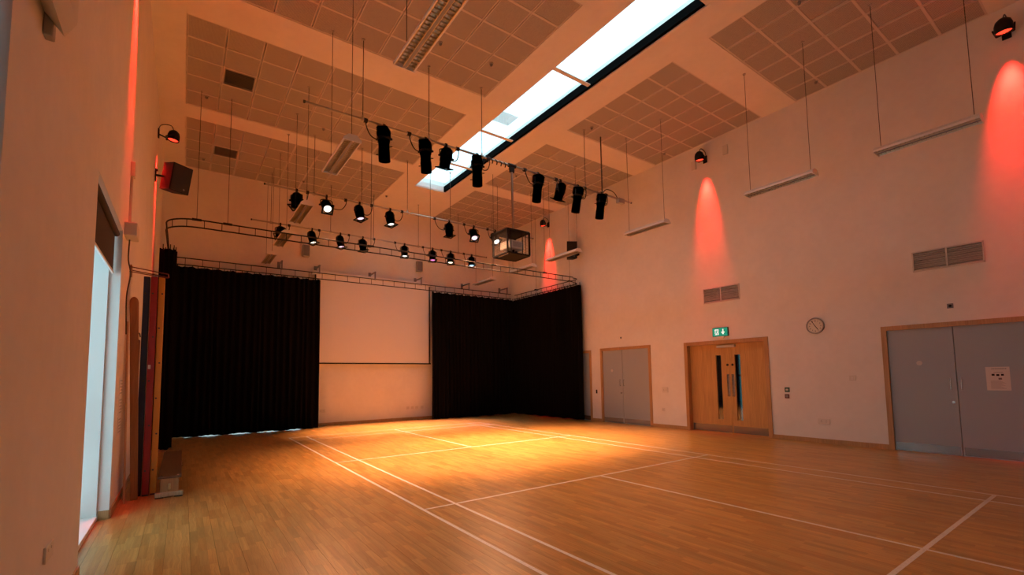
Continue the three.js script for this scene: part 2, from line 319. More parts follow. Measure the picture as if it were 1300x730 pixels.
{
  const s = sgroup('door_4', 'oak double doors with narrow glass panels below the exit sign'), [z0, z1, h] = D2, w = 0.10, x = XR + 0.13, sp = 0.6;
  doorFrame(s, D2, w);
  const panes = [[0.20, 0.35], [0.73, 0.88]];
  [[z0 + w, sp - 0.003, 0], [sp + 0.003, z1 - w, 1]].forEach(([a, b, i]) => {
    const [pa, pb] = panes[i], lf = obj('door_leaf', plate(a, b, 0.001, h - w - 0.001, [[pa, pb, 0.36, 2.1]], 0.05, (u, v, d) => [x + d, v, u]), M.veneer, s);
    obj('glass_panel', bx(x + 0.02, x + 0.0205, 0.36, 2.1, pa, pb), M.glass, lf);
    obj('kick_plate', bx(x - 0.003, x, 0.02, 0.21, a + 0.02, b - 0.02), M.kick, lf);
    const e = i ? b * 0 + sp + 0.065 : sp - 0.065;
    obj('push_plate', rbx(x - 0.02, x - 0.002, 0.98, 1.58, e - 0.035, e + 0.035, 0.006), M.steel, lf);
    obj('lock', disc(x, 1.83, e - (i ? -0.005 : 0.005), 0.032, 0.012), M.blackGloss, lf);
  });
  obj('door_closer', rbx(x - 0.09, x, h - w - 0.1, h - w - 0.035, 0.28, 0.78, 0.008), M.offWhite, s);
  // lobby that the glass looks into
  const lb = sgroup('wall_lobby', 'dim lobby behind the oak doors');
  obj('lobby_wall', [plate(-3.0, 1.9, 0, 2.8, [[-0.53, -0.3, 0, 2.4]], 0.1, (u, v, d) => [12.0 + d, v, u]), bx(XR + 0.3, 12.1, 0, 2.8, 1.85, 1.95), bx(XR + 0.3, 12.1, 0, 2.8, -3.1, -3.0)], M.lobby, lb);
  obj('lobby_ceiling', bx(XR + 0.3, 12.1, 2.8, 2.9, -3.1, 1.95), M.lobby, lb);
  obj('lobby_floor', bx(XR + 0.3, 12.1, -0.1, 0, -3.1, 1.95), M.lobbyFloor, lb);
  obj('tinted_pane', bx(12.05, 12.0505, 0, 2.4, -0.53, -0.3), M.tealGlass, lb);
  obj('mid_rail', bx(12.02, 12.08, 1.5, 1.56, -0.53, -0.3), M.frameDark, lb);
}

// ------------------------------------------------------------------ curtains, rails, screen
function ladder(t, path, y0, y1, step, hangers) {
  const c = path.length > 2 ? new THREE.CatmullRomCurve3(path.map(([x, z]) => V(x, 0, z)), false, 'catmullrom', 0.1) : new THREE.LineCurve3(V(path[0][0], 0, path[0][1]), V(path[1][0], 0, path[1][1]));
  const n = path.length > 2 ? 160 : 2, at = (y) => c.getSpacedPoints(n).map((p) => p.setY(y));
  const poly = (y) => new THREE.TubeGeometry(new THREE.CatmullRomCurve3(at(y), false, 'catmullrom', 0), path.length > 2 ? 200 : 4, 0.016, 7);
  obj('upper_tube', poly(y1), M.rail, t); obj('lower_tube', poly(y0), M.rail, t);
  const L = c.getLength();
  for (let s = step / 2; s < L; s += step) { const p = c.getPointAt(s / L); obj('rung', rod([p.x, y0, p.z], [p.x, y1, p.z], 0.008, 6), M.rail, t); }
  for (const [x, z] of hangers) {
    obj('suspension_wire', rod([x, y1, z], [x, YC, z], 0.006, 6), M.wire, t);
    obj('hanger_clamp', rbx(x - 0.09, x + 0.09, y1 - 0.02, y1 + 0.03, z - 0.02, z + 0.02, 0.012), M.rail, t);
  }
}
const RT = 5.13, RB = 4.96;
{
  const arc = (cx, cz, r, a0, a1, n = 8) => Array.from({ length: n + 1 }, (_, i) => { const a = a0 + (a1 - a0) * i / n; return [cx + r * Math.cos(a), cz + r * Math.sin(a)]; });
  const t1 = thing('curtain_rail', 'black ladder curtain rail hung across the hall without a curtain', 'rail');
  ladder(t1, [[8.9, -4.72], [8, -4.72], [4, -4.72], [0, -4.72], ...arc(-2.25, -5.32, 0.6, Math.PI / 2, Math.PI), [-2.85, -6], [-2.85, -7.5], [-2.85, -8.8]], RB, RT, 0.33, [[-1.72, -4.72], [-2.3, -4.74], [1.56, -4.72], [5.5, -4.72], [7.6, -4.72], [3.3, -4.72]]);
  const t2 = thing('curtain_rail', 'black ladder curtain rail on brackets above the projection screen', 'rail');
  ladder(t2, [[-2.7, -8.85], [9.1, -8.85]], RB, RT + 0.03, 0.42, []);
  for (const x of [0.05, 1.2, 3.1, 4.9, 7.0, 8.9]) obj('wall_bracket', [bx(x - 0.02, x + 0.02, RT + 0.26, RT + 0.30, ZB, -8.8), bx(x - 0.02, x + 0.02, RT, RT + 0.3, -8.86, -8.83), bx(x - 0.05, x + 0.05, RT + 0.16, RT + 0.38, ZB, ZB + 0.02)], M.greyDark, t2);
  const t3 = thing('curtain_rail', 'black ladder curtain rail along the wall of doors', 'rail');
  ladder(t3, [[9.2, -8.7], [9.2, -6], [9.2, -4.95], ...arc(9.0, -4.92, 0.2, 0, Math.PI / 2, 4), [8.9, -4.72]], RB - 0.03, RT - 0.03, 0.33, [[9.2, -7.2], [9.2, -5.2]]);
}
function curtainGeo(path, y0, y1, foldLen, amp, sd) {
  const c = new THREE.CurvePath(); for (let i = 0; i + 1 < path.length; i++) c.add(new THREE.LineCurve3(V(path[i][0], 0, path[i][1]), V(path[i + 1][0], 0, path[i + 1][1])));
  const L = c.getLength(), n = Math.round(L / foldLen * 10), m = 14, P = [], I = [], U = [];
  let q = sd; const r = () => { q = (q * 1664525 + 1013904223) >>> 0; return q / 4294967296; };
  const ph = []; let a = 0; for (let i = 0; i <= n; i++) { ph.push(a); a += (2 * Math.PI / 10) * (0.6 + 0.8 * vn(i / n)); }
  function vn(u) { return nA(u * 3.1 + sd * 0.137, sd * 0.31); }
  const jag = Array.from({ length: n + 1 }, () => r());
  for (let j = 0; j <= m; j++) for (let i = 0; i <= n; i++) {
    const s = i / n, p = c.getPointAt(Math.min(0.99999, s)), d = c.getTangentAt(Math.min(0.99999, s)), v = j / m;
    const A = amp * (0.75 + 0.5 * vn(s * 2 + 0.2)) * (1 - 0.35 * v), w = Math.sin(ph[i] + 0.5 * Math.sin(v * 2.5 + ph[i] * 0.13)) * A + 0.012 * Math.sin(v * 5 + i * 0.7);
    const sag = j === m ? -0.028 * (1 - Math.cos(ph[i] * 0.5)) * 0.5 - 0.01 * jag[i] : 0, hem = j === 0 ? 0.012 * Math.sin(ph[i] * 0.23) + 0.006 * jag[i] : 0;
    P.push(p.x - d.z * w, y0 + (y1 - y0) * v + sag + hem, p.z + d.x * w); U.push(s * L, v * (y1 - y0));
  }
  for (let j = 0; j < m; j++) for (let i = 0; i < n; i++) { const k = j * (n + 1) + i; I.push(k, k + 1, k + n + 2, k, k + n + 2, k + n + 1); }
  const g = new THREE.BufferGeometry(); g.setAttribute('position', new THREE.Float32BufferAttribute(P, 3)); g.setAttribute('uv', new THREE.Float32BufferAttribute(U, 2)); g.setIndex(I); g.computeVertexNormals(); return g;
}
function curtain(label, path, y0, y1, foldLen, amp, sd) {
  const t = thing('curtain', label, 'curtain');
  obj('fabric', curtainGeo(path, y0, y1, foldLen, amp, sd), M.curtain, t);
  const hooks = [];
  for (let i = 0; i + 1 < path.length; i++) {
    const a = path[i], b = path[i + 1], L = Math.hypot(b[0] - a[0], b[1] - a[1]), n = Math.max(2, Math.round(L / 0.16));
    for (let k = 0; k < n; k++) { const u = (k + 0.3 + 0.4 * rnd()) / n, x = a[0] + (b[0] - a[0]) * u, z = a[1] + (b[1] - a[1]) * u; hooks.push(bx(x - 0.009, x + 0.009, y1 - 0.05, Math.min(RB + 0.01, y1 + 0.09), z - 0.009, z + 0.009)); }
  }
  obj('hooks', hooks, M.rubber, t).userData.kind = 'stuff';
}
curtain('long black curtain between the coloured boards and the projection screen', [[-2.72, -8.87], [1.24, -8.83]], 0.007, 4.93, 0.17, 0.055, 11);
curtain('black curtain between the projection screen and the hall corner', [[5.34, -8.85], [9.125, -8.85]], 0.02, 4.93, 0.16, 0.055, 23);
curtain('black curtain drawn along the wall of doors', [[9.2, -8.95], [9.2, -4.62]], 0.03, 4.9, 0.17, 0.055, 37);
curtain('narrow bunched black curtain hanging behind the gym bench', [[-2.98, -6.05], [-2.72, -5.95], [-2.66, -6.25], [-2.92, -6.35], [-2.9, -6.6], [-2.66, -6.6]], 0.05, 4.72, 0.09, 0.05, 51);
{
  const t = thing('projection_screen', 'large white projection screen pulled down between the black curtains', 'screen');
  obj('fabric', bx(1.2, 5.42, 2.16, 5.2, -9.3, -9.298), M.screen, t);
  obj('border', [bx(5.42, 5.47, 2.14, 5.2, -9.301, -9.297), bx(1.15, 1.2, 2.14, 5.2, -9.301, -9.297)], M.black, t);
  obj('bottom_bar', rod([1.12, 2.14, -9.3], [5.5, 2.14, -9.3], 0.022, 12), M.black, t);
  obj('case', rbx(1.05, 5.6, 5.2, 5.33, -9.42, -9.26, 0.02), M.white, t);
}

// ------------------------------------------------------------------ lighting bars, lanterns
const BY = 6.5, BARZ = [-1.14, -5.36, -8.46];
function lightingBar(z, x0, x1, label, hang, extra) {
  const t = thing('lighting_bar', label, 'lighting bar');
  obj('pipe', rod([x0, BY, z], [x1, BY, z], 0.024, 14), M.pipe, t);
  for (const x of [x0, x1]) { const s = x === x0 ? 0 : 1; obj('end_cap', rod([x - 0.02 + s * 0.012, BY, z], [x + 0.012 + s * 0.008, BY, z], 0.027, 14), M.rubber, t); }
  for (const x of hang) {
    obj('suspension_wire', rod([x, BY + 0.02, z], [x, YC, z], 0.007, 6), M.wire, t);
    obj('pipe_clamp', [rod([x - 0.03, BY, z], [x + 0.03, BY, z], 0.04, 14), bx(x - 0.012, x + 0.012, BY + 0.02, BY + 0.09, z - 0.012, z + 0.012)], M.pipe, t);
    obj('ceiling_boss', rod([x, YC - 0.02, z], [x, YC, z], 0.03, 12), M.fixtureGrey, t);
  }
  extra?.(t);
}
lightingBar(BARZ[0], -0.84, 7.85, 'steel lighting bar that carries the projector cage', [0.19, 1.56, 2.85, 6.05], (t) => {
  obj('suspension_pipe', rod([6.68, BY, BARZ[0]], [6.68, YC, BARZ[0]], 0.018, 10), M.wire, t);
  obj('junction_box', rbx(7.28, 7.52, BY - 0.12, BY + 0.02, BARZ[0] - 0.06, BARZ[0] + 0.06, 0.012), M.fixtureGrey, t);
  obj('power_cable', [tube([[6.7, BY + 0.03, BARZ[0]], [6.85, BY + 0.16, BARZ[0]], [7.15, BY + 0.14, BARZ[0]], [7.3, BY, BARZ[0]]], 0.012), tube(Array.from({ length: 22 }, (_, i) => [2.95 + i * 0.032, BY - 0.03 + 0.05 * Math.cos(i * 1.7), BARZ[0] + 0.05 * Math.sin(i * 1.7)]), 0.011, 80)], M.rubber, t);
});
lightingBar(BARZ[1], -0.92, 7.6, 'steel lighting bar in the middle between cage and end wall', [0.24, 1.5, 2.86, 4.3, 6.1]);
lightingBar(BARZ[2], -0.88, 7.6, 'steel lighting bar close to the end wall', [-0.35, 1.44, 2.9, 4.6, 6.3]);

const lensMats = {
  warm: [[1, 0.93, 0.82], 2], pink: [[1, 0.62, 0.72], 1.2], magenta: [[1, 0.25, 0.6], 0.9], amber: [[1, 0.85, 0.62], 1.5], blue: [[0.45, 0.7, 1], 1.1],
};
for (const k in lensMats) { const [c, e] = lensMats[k]; lensMats[k] = [new THREE.MeshStandardMaterial({ color: lin(0.3, 0.3, 0.3), roughness: 0.25, emissive: lin(...c), emissiveIntensity: e }), c]; }
const unlitLens = std([0.05, 0.05, 0.06], 0.12);
function lathe(pts, seg = 20) { return new THREE.LatheGeometry(pts.map(([r, y]) => new THREE.Vector2(r, y)), seg); }
function lantern(kind, x, z, aim, lit, cable, label, group) {
  const t = thing(kind === 'profile' ? 'profile_lantern' : 'fresnel_lantern', label, 'stage light', [x, BY, z], group);
  const drop = kind === 'profile' ? 0.27 : 0.26, pv = V(0, -drop, 0), target = V(...aim).sub(V(x, BY, z)), dir = target.clone().sub(pv).normalize();
  // the yoke turns with the pan angle; local frame: forward f, side s, up u
  const f = dir, s = V(0, 1, 0).cross(f).normalize().negate(), u = s.clone().cross(f).negate();
  const mat = new THREE.Matrix4().makeBasis(s, u, f.clone().negate());
  const side = new THREE.Vector3(s.x, 0, s.z).normalize();
  const place = (g) => g.applyMatrix4(mat).translate(pv.x, pv.y, pv.z);
  const along = (pts, seg) => { const g = lathe(pts, seg); g.rotateX(-Math.PI / 2); return place(g); };     // lathe axis y -> -z (forward)
  const hw = kind === 'profile' ? 0.125 : 0.15;
  obj('hook_clamp', [rod([-0.022, 0.0, 0], [0.022, 0, 0], 0.042, 12), bx(-0.02, 0.02, -0.1, -0.02, -0.02, 0.02), rod([0, -0.05, 0.0], [0, -0.05, 0.07], 0.009)], M.black, t);
  const a = side.clone().multiplyScalar(hw), b = a.clone().negate(), top = V(0, -0.1, 0), lowA = pv.clone().add(a), lowB = pv.clone().add(b);
  obj('yoke', [rod(lowA, lowA.clone().setY(-0.13), 0.012, 6), rod(lowB, lowB.clone().setY(-0.13), 0.012, 6), rod(a.clone().setY(-0.13), a.clone().multiplyScalar(0.6).add(V(0, -0.1, 0)), 0.012, 6), rod(b.clone().setY(-0.13), b.clone().multiplyScalar(0.6).add(V(0, -0.1, 0)), 0.012, 6), rod(a.clone().multiplyScalar(0.6).add(top), b.clone().multiplyScalar(0.6).add(top), 0.012, 6)], M.black, t);
  obj('tilt_knob', rod(lowA.clone().addScaledVector(side, -0.02), lowA.clone().addScaledVector(side, 0.04), 0.022, 10), M.black, t);
  obj('tilt_knob', rod(lowB.clone().addScaledVector(side, 0.02), lowB.clone().addScaledVector(side, -0.03), 0.018, 10), M.black, t);
  let lensAt, lensR;
  if (kind === 'profile') {
    const box = new RoundedBoxGeometry(0.21, 0.22, 0.2, 2, 0.025); box.translate(0, 0, 0.13);
    const fins = []; for (let k = 0; k < 4; k++) { const g = new THREE.BoxGeometry(0.225, 0.235, 0.008); g.translate(0, 0, 0.07 + k * 0.04); fins.push(place(g)); }
    obj('lamp_house', [place(box), ...fins], M.black, t);
    obj('barrel', along([[0.0, -0.04], [0.118, -0.04], [0.118, 0.06], [0.106, 0.07], [0.106, 0.20], [0.112, 0.21], [0.112, 0.42], [0.104, 0.42], [0.1, 0.3]]), M.black, t);
    obj('shutter_collar', along([[0.1, 0.0], [0.125, 0.0], [0.125, 0.025], [0.1, 0.025]]), M.blackGloss, t);
    const kn = [], mk = (px, py, pz, sx, sy, sz) => { const g = new THREE.BoxGeometry(sx, sy, sz); g.translate(px, py, pz); kn.push(place(g)); };
    mk(0.13, 0, -0.14, 0.06, 0.016, 0.016); mk(-0.13, 0, -0.28, 0.05, 0.016, 0.016); mk(0, -0.14, -0.01, 0.05, 0.07, 0.004); mk(0.04, 0.13, -0.012, 0.05, 0.05, 0.004);
    obj('focus_knob', kn, M.black, t);
    const st = []; for (const [px, py, pz] of [[0.09, -0.06, 0.02], [-0.09, -0.06, 0.02], [0.0, -0.118, 0.02]]) { const g = new THREE.SphereGeometry(0.011, 8, 6); g.translate(px, py, pz); st.push(place(g)); }
    obj('screws', st, M.steel, t).userData.kind = 'stuff';
    lensAt = 0.31; lensR = 0.098;
  } else {
    obj('lamp_house', along([[0.0, -0.2], [0.07, -0.195], [0.118, -0.15], [0.125, -0.08], [0.125, 0.09], [0.114, 0.1], [0.114, 0.22], [0.1, 0.22], [0.096, 0.17]], 22), M.black, t);
    const ribs = []; for (let k = 0; k < 4; k++) ribs.push(along([[0.118, -0.10 + k * 0.03], [0.13, -0.10 + k * 0.03], [0.13, -0.09 + k * 0.03], [0.118, -0.09 + k * 0.03]], 18));
    obj('cooling_fins', ribs, M.black, t);
    const sq = []; for (const [w, h, px, py] of [[0.29, 0.03, 0, 0.13], [0.29, 0.03, 0, -0.13], [0.03, 0.29, 0.13, 0], [0.03, 0.29, -0.13, 0]]) { const g = new THREE.BoxGeometry(w, h, 0.018); g.translate(px, py, -0.225); sq.push(place(g)); }
    obj('colour_frame', sq, M.black, t);
    lensAt = 0.18; lensR = 0.096;
  }
  const cap = along([[0, lensAt + 0.025], [lensR * 0.5, lensAt + 0.02], [lensR * 0.85, lensAt + 0.009], [lensR, lensAt - 0.002], [lensR, lensAt - 0.01], [0, lensAt - 0.01]], 22);
  obj('lens', cap, lit ? lensMats[lit.lens][0] : unlitLens, t);
  if (cable) {
    const e = pv.clone().addScaledVector(dir, kind === 'profile' ? -0.2 : -0.14), c1 = V(cable, -0.02, 0), lo = Math.min(-0.32, e.y - 0.06);
    obj('power_cable', tube([V(cable, 0.0, 0.03), c1.clone().add(V(0, -0.1, 0.05)), V(cable * 0.75, lo * 0.95, 0.06), V(cable * 0.4, lo, 0.04), e], 0.011, 22), M.rubber, t);
    obj('plug_clip', rod([cable - 0.035, 0, 0], [cable + 0.035, 0, 0], 0.042, 12), M.rubber, t);
  }
  if (lit?.cd) {
    const L = new THREE.SpotLight(lin(...(lit.color ?? TUNGSTEN)), lit.cd, 0, lit.angle, lit.pen ?? 1, 2);
    L.name = 'lantern_beam'; L.position.copy(pv).addScaledVector(dir, lensAt + (kind === 'profile' ? 0.13 : 0.09)); L.target.position.copy(target); t.add(L, L.target);
    L.castShadow = true; L.shadow.radius = 3.5; L.shadow.mapSize.set(512, 512);
  }
}
const ORD = ['first', 'second', 'third', 'fourth', 'fifth', 'sixth', 'seventh', 'eighth', 'ninth'];
const prof = (lens, k = 1, angle = 0.62, pen = 1) => ({ lens, angle, cd: PROFILE_CD * k, pen });
const fres = (lens, k = 1, angle = 0.5, color) => ({ lens, angle, cd: FRESNEL_CD * k, pen: 0.9, color });
// bar with the cage: profiles aimed steeply at the hall floor, two without light
[
  [0.6, [1.2, 0, -2.0], prof('warm', 0.7), -0.36], [1.48, [2.2, 0, -2.0], prof('warm'), -0.36], [1.95, [1.8, 0, -3.2], null, 0.28, 'fresnel'], [2.72, [3.1, 0, -1.7], prof('warm'), 0.3],
  [4.44, [4.2, 0, -1.9], prof('warm'), -0.4], [5.16, [4.6, 0, -3.6], null, -0.14, 'fresnel'], [5.76, [5.3, 0, -2.2], prof('warm', 0.9), 0.26], [6.62, [6.2, 0, -1.9], prof('amber', 0.8), 0.2],
].forEach(([x, aim, lit, cable, kind], i) => lantern(kind ?? 'profile', x, BARZ[0], aim, lit, cable, `black stage lantern on the bar with the cage, ${ORD[i]} from the window wall`, 'stage lanterns on the cage bar'));
// middle bar
[
  [-0.18, [-1.2, 0, -4.0], null, 0.26], [0.56, [0.4, 0, 1.5], fres('warm', 1.2, 0.46), 0.5], [1.44, [2.2, 0, -3.9], fres('pink', 0.35), 0.34], [2.33, [2.8, 0, -4.1], fres('warm', 0.35), 0.36],
  [4.25, [4.3, 0, -4.6], null, -0.5], [5.15, [3.8, 0, -1.0], fres('pink', 0.8, 0.55), -0.36], [5.98, [5.4, 0, -0.2], fres('warm', 0.9, 0.65), -0.3],
].forEach(([x, aim, lit, cable], i) => lantern('fresnel', x, BARZ[1], aim, lit, cable, `black stage lantern on the middle lighting bar, ${ORD[i]} from the window wall`, 'stage lanterns on the middle bar'));
// bar near the end wall
[
  [-0.08, [-1.5, 0, -5.0], null, 0.25], [0.86, [2.0, 0, -7.0], fres('amber', 1.5, 0.40), 0.22], [1.76, [2.6, 0, -7.2], fres('pink', 1.9, 0.40), 0.28], [2.52, [2.7, 0, -7.0], null, 0.4],
  [4.05, [3.8, 0, -7.3], fres('warm', 2.0, 0.40), -0.36], [5.18, [4.8, 0, -7.0], fres('magenta', 0.8, 0.4, [1, 0.35, 0.5]), -0.4], [5.95, [5.0, 0, -6.9], fres('amber', 1.5, 0.42), -0.4], [6.9, [6.0, 0, -6.6], fres('blue', 0.25, 0.4, [0.6, 0.8, 1]), -0.36],
].forEach(([x, aim, lit, cable], i) => lantern('fresnel', x, BARZ[2], aim, lit, cable, `black stage lantern on the bar by the end wall, ${ORD[i]} from the window wall`, 'stage lanterns by the end wall'));

{ // projector in its cage under the first bar
  const x0 = 3.40, x1 = 4.02, y0 = 4.38, y1 = 4.92, z0 = -1.55, z1 = -0.98, r = 0.02;
  const t = thing('projector_cage', 'black steel mesh cage hung below the lighting bar', 'cage');
  obj('drop_pole', rod([3.68, y1, BARZ[0]], [3.66, BY, BARZ[0]], 0.026, 14), M.pipe, t);
  obj('pole_clamp', [rod([3.57, BY, BARZ[0]], [3.77, BY, BARZ[0]], 0.045, 14), bx(3.61, 3.72, BY - 0.16, BY - 0.02, BARZ[0] - 0.03, BARZ[0] + 0.03)], M.black, t);
  const e = [];
  for (const y of [y0, y1]) for (const z of [z0, z1]) e.push(rbx(x0, x1, y - r, y + r, z - r, z + r, 0.008));
  for (const x of [x0, x1]) for (const z of [z0, z1]) e.push(rbx(x - r, x + r, y0, y1, z - r, z + r, 0.008));
  for (const x of [x0, x1]) for (const y of [y0, y1]) e.push(rbx(x - r, x + r, y - r, y + r, z0, z1, 0.008));
  obj('frame', e, M.black, t);
  const grid = (g) => { const m = []; g(m); return m; };
  const n = 14;
  obj('mesh_panel', grid((m) => { for (let i = 1; i < n; i++) { const z = z0 + (z1 - z0) * i / n; m.push(rod([x0, y0, z], [x0, y1, z], 0.0025, 4)); } for (let i = 1; i < n; i++) { const y = y0 + (y1 - y0) * i / n; m.push(rod([x0, y, z0], [x0, y, z1], 0.0025, 4)); } }), M.wire, t);
  obj('mesh_panel', grid((m) => { for (let i = 1; i < n; i++) { const z = z0 + (z1 - z0) * i / n; m.push(rod([x1, y0, z], [x1, y1, z], 0.0025, 4)); } for (let i = 1; i < n; i++) { const y = y0 + (y1 - y0) * i / n; m.push(rod([x1, y, z0], [x1, y, z1], 0.0025, 4)); } }), M.wire, t);
  obj('bottom_panel', bx(x0 + 0.12, x1, y0 - 0.005, y0 + 0.005, z0, z1), M.black, t);
  obj('top_panel', bx(x0, x1, y1 - 0.005, y1 + 0.005, z0, z1), M.black, t);
  obj('door_bar', [rod([x1 - 0.1, y0, z1], [x1 - 0.1, y1, z1], 0.008, 6), rod([x1 - 0.2, y0, z1], [x1 - 0.2, y1, z1], 0.008, 6), rod([x0 + 0.1, y0, z1], [x0 + 0.1, y1, z1], 0.008, 6)], M.black, t);
  const p = thing('projector', 'white projector standing inside the hanging mesh cage', 'projector', [3.72, y0 + 0.005, -1.28]);
  obj('body', rbx(-0.2, 0.24, 0.14, 0.34, -0.19, 0.2, 0.03, 3), M.offWhite, p);
  obj('mount', [bx(-0.02, 0.02, 0, 0.14, -0.1, -0.06), bx(-0.02, 0.02, 0, 0.14, 0.06, 0.1), bx(0.12, 0.16, 0, 0.14, -0.02, 0.02)], M.black, p);
  obj('lens', rod([-0.06, 0.24, -0.19], [-0.06, 0.24, -0.24], 0.055, 20), M.blackGloss, p);
  obj('vent_grille', Array.from({ length: 6 }, (_, i) => bx(-0.1, 0.15, 0.19 + i * 0.02, 0.198 + i * 0.02, 0.2, 0.203)), M.greyDark, p);
}

// ------------------------------------------------------------------ pendant fluorescent luminaires (switched off)
function pendant(x, z0, z1, label, group) {
  const t = thing('pendant_luminaire', label, 'pendant light', [x, 5.38, z0], group), L = z1 - z0;
  const prof = (pts) => { const s = new THREE.Shape(pts.map((p) => new THREE.Vector2(...p))); const g = new THREE.ExtrudeGeometry(s, { depth: L - 0.02, bevelEnabled: false }); g.translate(0, 0, 0.01); return metres(g); };
  obj('housing', prof([[-0.135, 0], [-0.135, 0.035], [-0.06, 0.1], [0.06, 0.1], [0.135, 0.035], [0.135, 0], [0.125, 0], [0.125, 0.03], [0.055, 0.09], [-0.055, 0.09], [-0.125, 0.03], [-0.125, 0]]), M.fixture, t);
  const cap = () => new THREE.ExtrudeGeometry(new THREE.Shape([[-0.14, -0.004], [-0.14, 0.038], [-0.063, 0.105], [0.063, 0.105], [0.14, 0.038], [0.14, -0.004]].map((p) => new THREE.Vector2(...p))), { depth: 0.012, bevelEnabled: false });
  obj('end_cap', cap(), M.fixture, t); obj('end_cap', cap().translate(0, 0, L - 0.012), M.fixture, t);
  for (const s of [-1, 1]) {
    obj('reflector', prof([[s * 0.02, 0.004], [s * 0.03, 0.05], [s * 0.07, 0.075], [s * 0.11, 0.04], [s * 0.12, 0.004], [s * 0.115, 0.004], [s * 0.105, 0.038], [s * 0.07, 0.07], [s * 0.034, 0.047], [s * 0.024, 0.004]]), M.reflector, t);
    obj('fluorescent_tube', rod([s * 0.07, 0.05, 0.03], [s * 0.07, 0.05, L - 0.03], 0.013, 10), M.white, t);
  }
  obj('spine', rbx(-0.02, 0.02, 0.0, 0.05, 0.012, L - 0.012, 0.004), M.greyDark, t);
  const bl = []; for (let k = 1; k < 22; k++) { const z = L * k / 22; bl.push(bx(-0.12, -0.02, 0.006, 0.03, z - 0.001, z + 0.001), bx(0.02, 0.12, 0.006, 0.03, z - 0.001, z + 0.001)); }
  obj('louvre_blades', bl, M.reflector, t).userData.kind = 'stuff';
  for (const z of [0.08, L - 0.08]) obj('suspension_wire', rod([0, 0.1, z], [0, YC - 5.38, z], 0.005, 6), M.wire, t);
  for (const z of [0.08, L - 0.08]) obj('ceiling_rose', rod([0, YC - 5.38 - 0.02, z], [0, YC - 5.38, z], 0.03, 12), M.fixtureGrey, t);
}
[[2.18, 3.62], [-1.33, 0.1], [-4.62, -3.18], [-7.0, -5.6], [-9.38, -7.98]].forEach(([a, b], i) => pendant(-0.35, a, b, `louvred pendant light nearer the window wall, ${ORD[4 - i]} from the end wall with curtains`, 'pendant lights nearer the window wall'));
[[4.66, 5.98], [2.4, 3.72], [-0.88, 0.4], [-4.2, -2.76], [-6.3, -5.0], [-8.92, -7.5]].forEach(([a, b], i) => pendant(7.33, a, b, `louvred pendant light nearer the doors, ${ORD[5 - i]} from the end wall with curtains`, 'pendant lights nearer the doors'));

// ------------------------------------------------------------------ red wall washers, loudspeakers
const redLens = new THREE.MeshStandardMaterial({ color: lin(0.2, 0.01, 0.01), roughness: 0.4, emissive: lin(1, 0.05, 0.02), emissiveIntensity: 1.4 });
function washer(x, y, z, s, label, aimOut = 0.05) {   // s: which way the room lies
  const t = thing('wall_washer', label, 'wall light', [x, y, z], 'red wall washers');
  const px = s * 0.30, tilt = new THREE.Quaternion().setFromAxisAngle(V(0, 0, 1), s * -0.10), pl = (g) => g.applyQuaternion(tilt).translate(px, 0, 0);
  obj('wall_plate', rbx(Math.min(0, s * 0.03), Math.max(0, s * 0.03), -0.1, 0.1, -0.06, 0.06, 0.008), M.black, t);
  obj('bracket', [rod([s * 0.02, -0.02, 0], [s * 0.16, -0.07, 0], 0.016, 8), rod([s * 0.16, -0.07, -0.11], [s * 0.16, -0.07, 0.11], 0.013, 8), rod([s * 0.16, -0.07, -0.11], [px, 0, -0.135], 0.013, 8), rod([s * 0.16, -0.07, 0.11], [px, 0, 0.135], 0.013, 8)], M.black, t);
  obj('can', pl(lathe([[0, 0.15], [0.05, 0.145], [0.1, 0.1], [0.12, 0.03], [0.12, -0.1], [0.108, -0.1], [0.1, -0.08]], 22)), M.black, t);
  obj('lens', pl(lathe([[0.102, -0.078], [0.0, -0.08]], 20)), redLens, t);
  const leds = []; for (let k = 0; k < 12; k++) { const g = new THREE.SphereGeometry(0.012, 8, 6); g.translate(0.07 * Math.cos(k * Math.PI / 6), -0.084, 0.07 * Math.sin(k * Math.PI / 6)); leds.push(pl(g)); }
  obj('leds', leds, redLens, t).userData.kind = 'stuff';
  obj('cable', tube([[px, 0.14, 0], [px - s * 0.05, 0.24, 0.02], [s * 0.06, 0.2, 0.03], [s * 0.01, 0.08, 0.03]], 0.009, 16), M.rubber, t);
  const L = new THREE.SpotLight(lin(1, 0.012, 0.008), RED_CD, 0, 0.29, 1, 2);
  L.position.set(px - s * 0.06, -0.17, 0); L.target.position.set(px - s * 1.15, -5, 0); L.castShadow = true; L.shadow.radius = 3; t.add(L, L.target); L.name = 'washer_beam';
}
washer(XR, 7.63, 0.25, -1, 'red wall washer high above the oak doors');
washer(XR, 7.68, -6.6, -1, 'red wall washer above the curtain on the wall of doors');
washer(XR, 7.6, 6.1, -1, 'red wall washer high above the grey doors with a notice');
washer(XL, 7.4, -5.9, 1, 'red wall washer above the tilted loudspeaker on the window wall');
washer(XL, 7.6, -0.25, 1, 'red wall washer high above the window bay');
for (const [z, y] of [[-0.1, 7.58], [0.85, 7.66]]) tag(obj('junction_box', rbx(XR - 0.05, XR, y - 0.13, y + 0.13, z - 0.07, z + 0.07, 0.01), M.plastic), y < 7.6 ? 'small pale box on wall beside red washer, curtain side' : 'small pale box on wall beside red washer, clock side', 'wall box', 'pale boxes beside the washer');

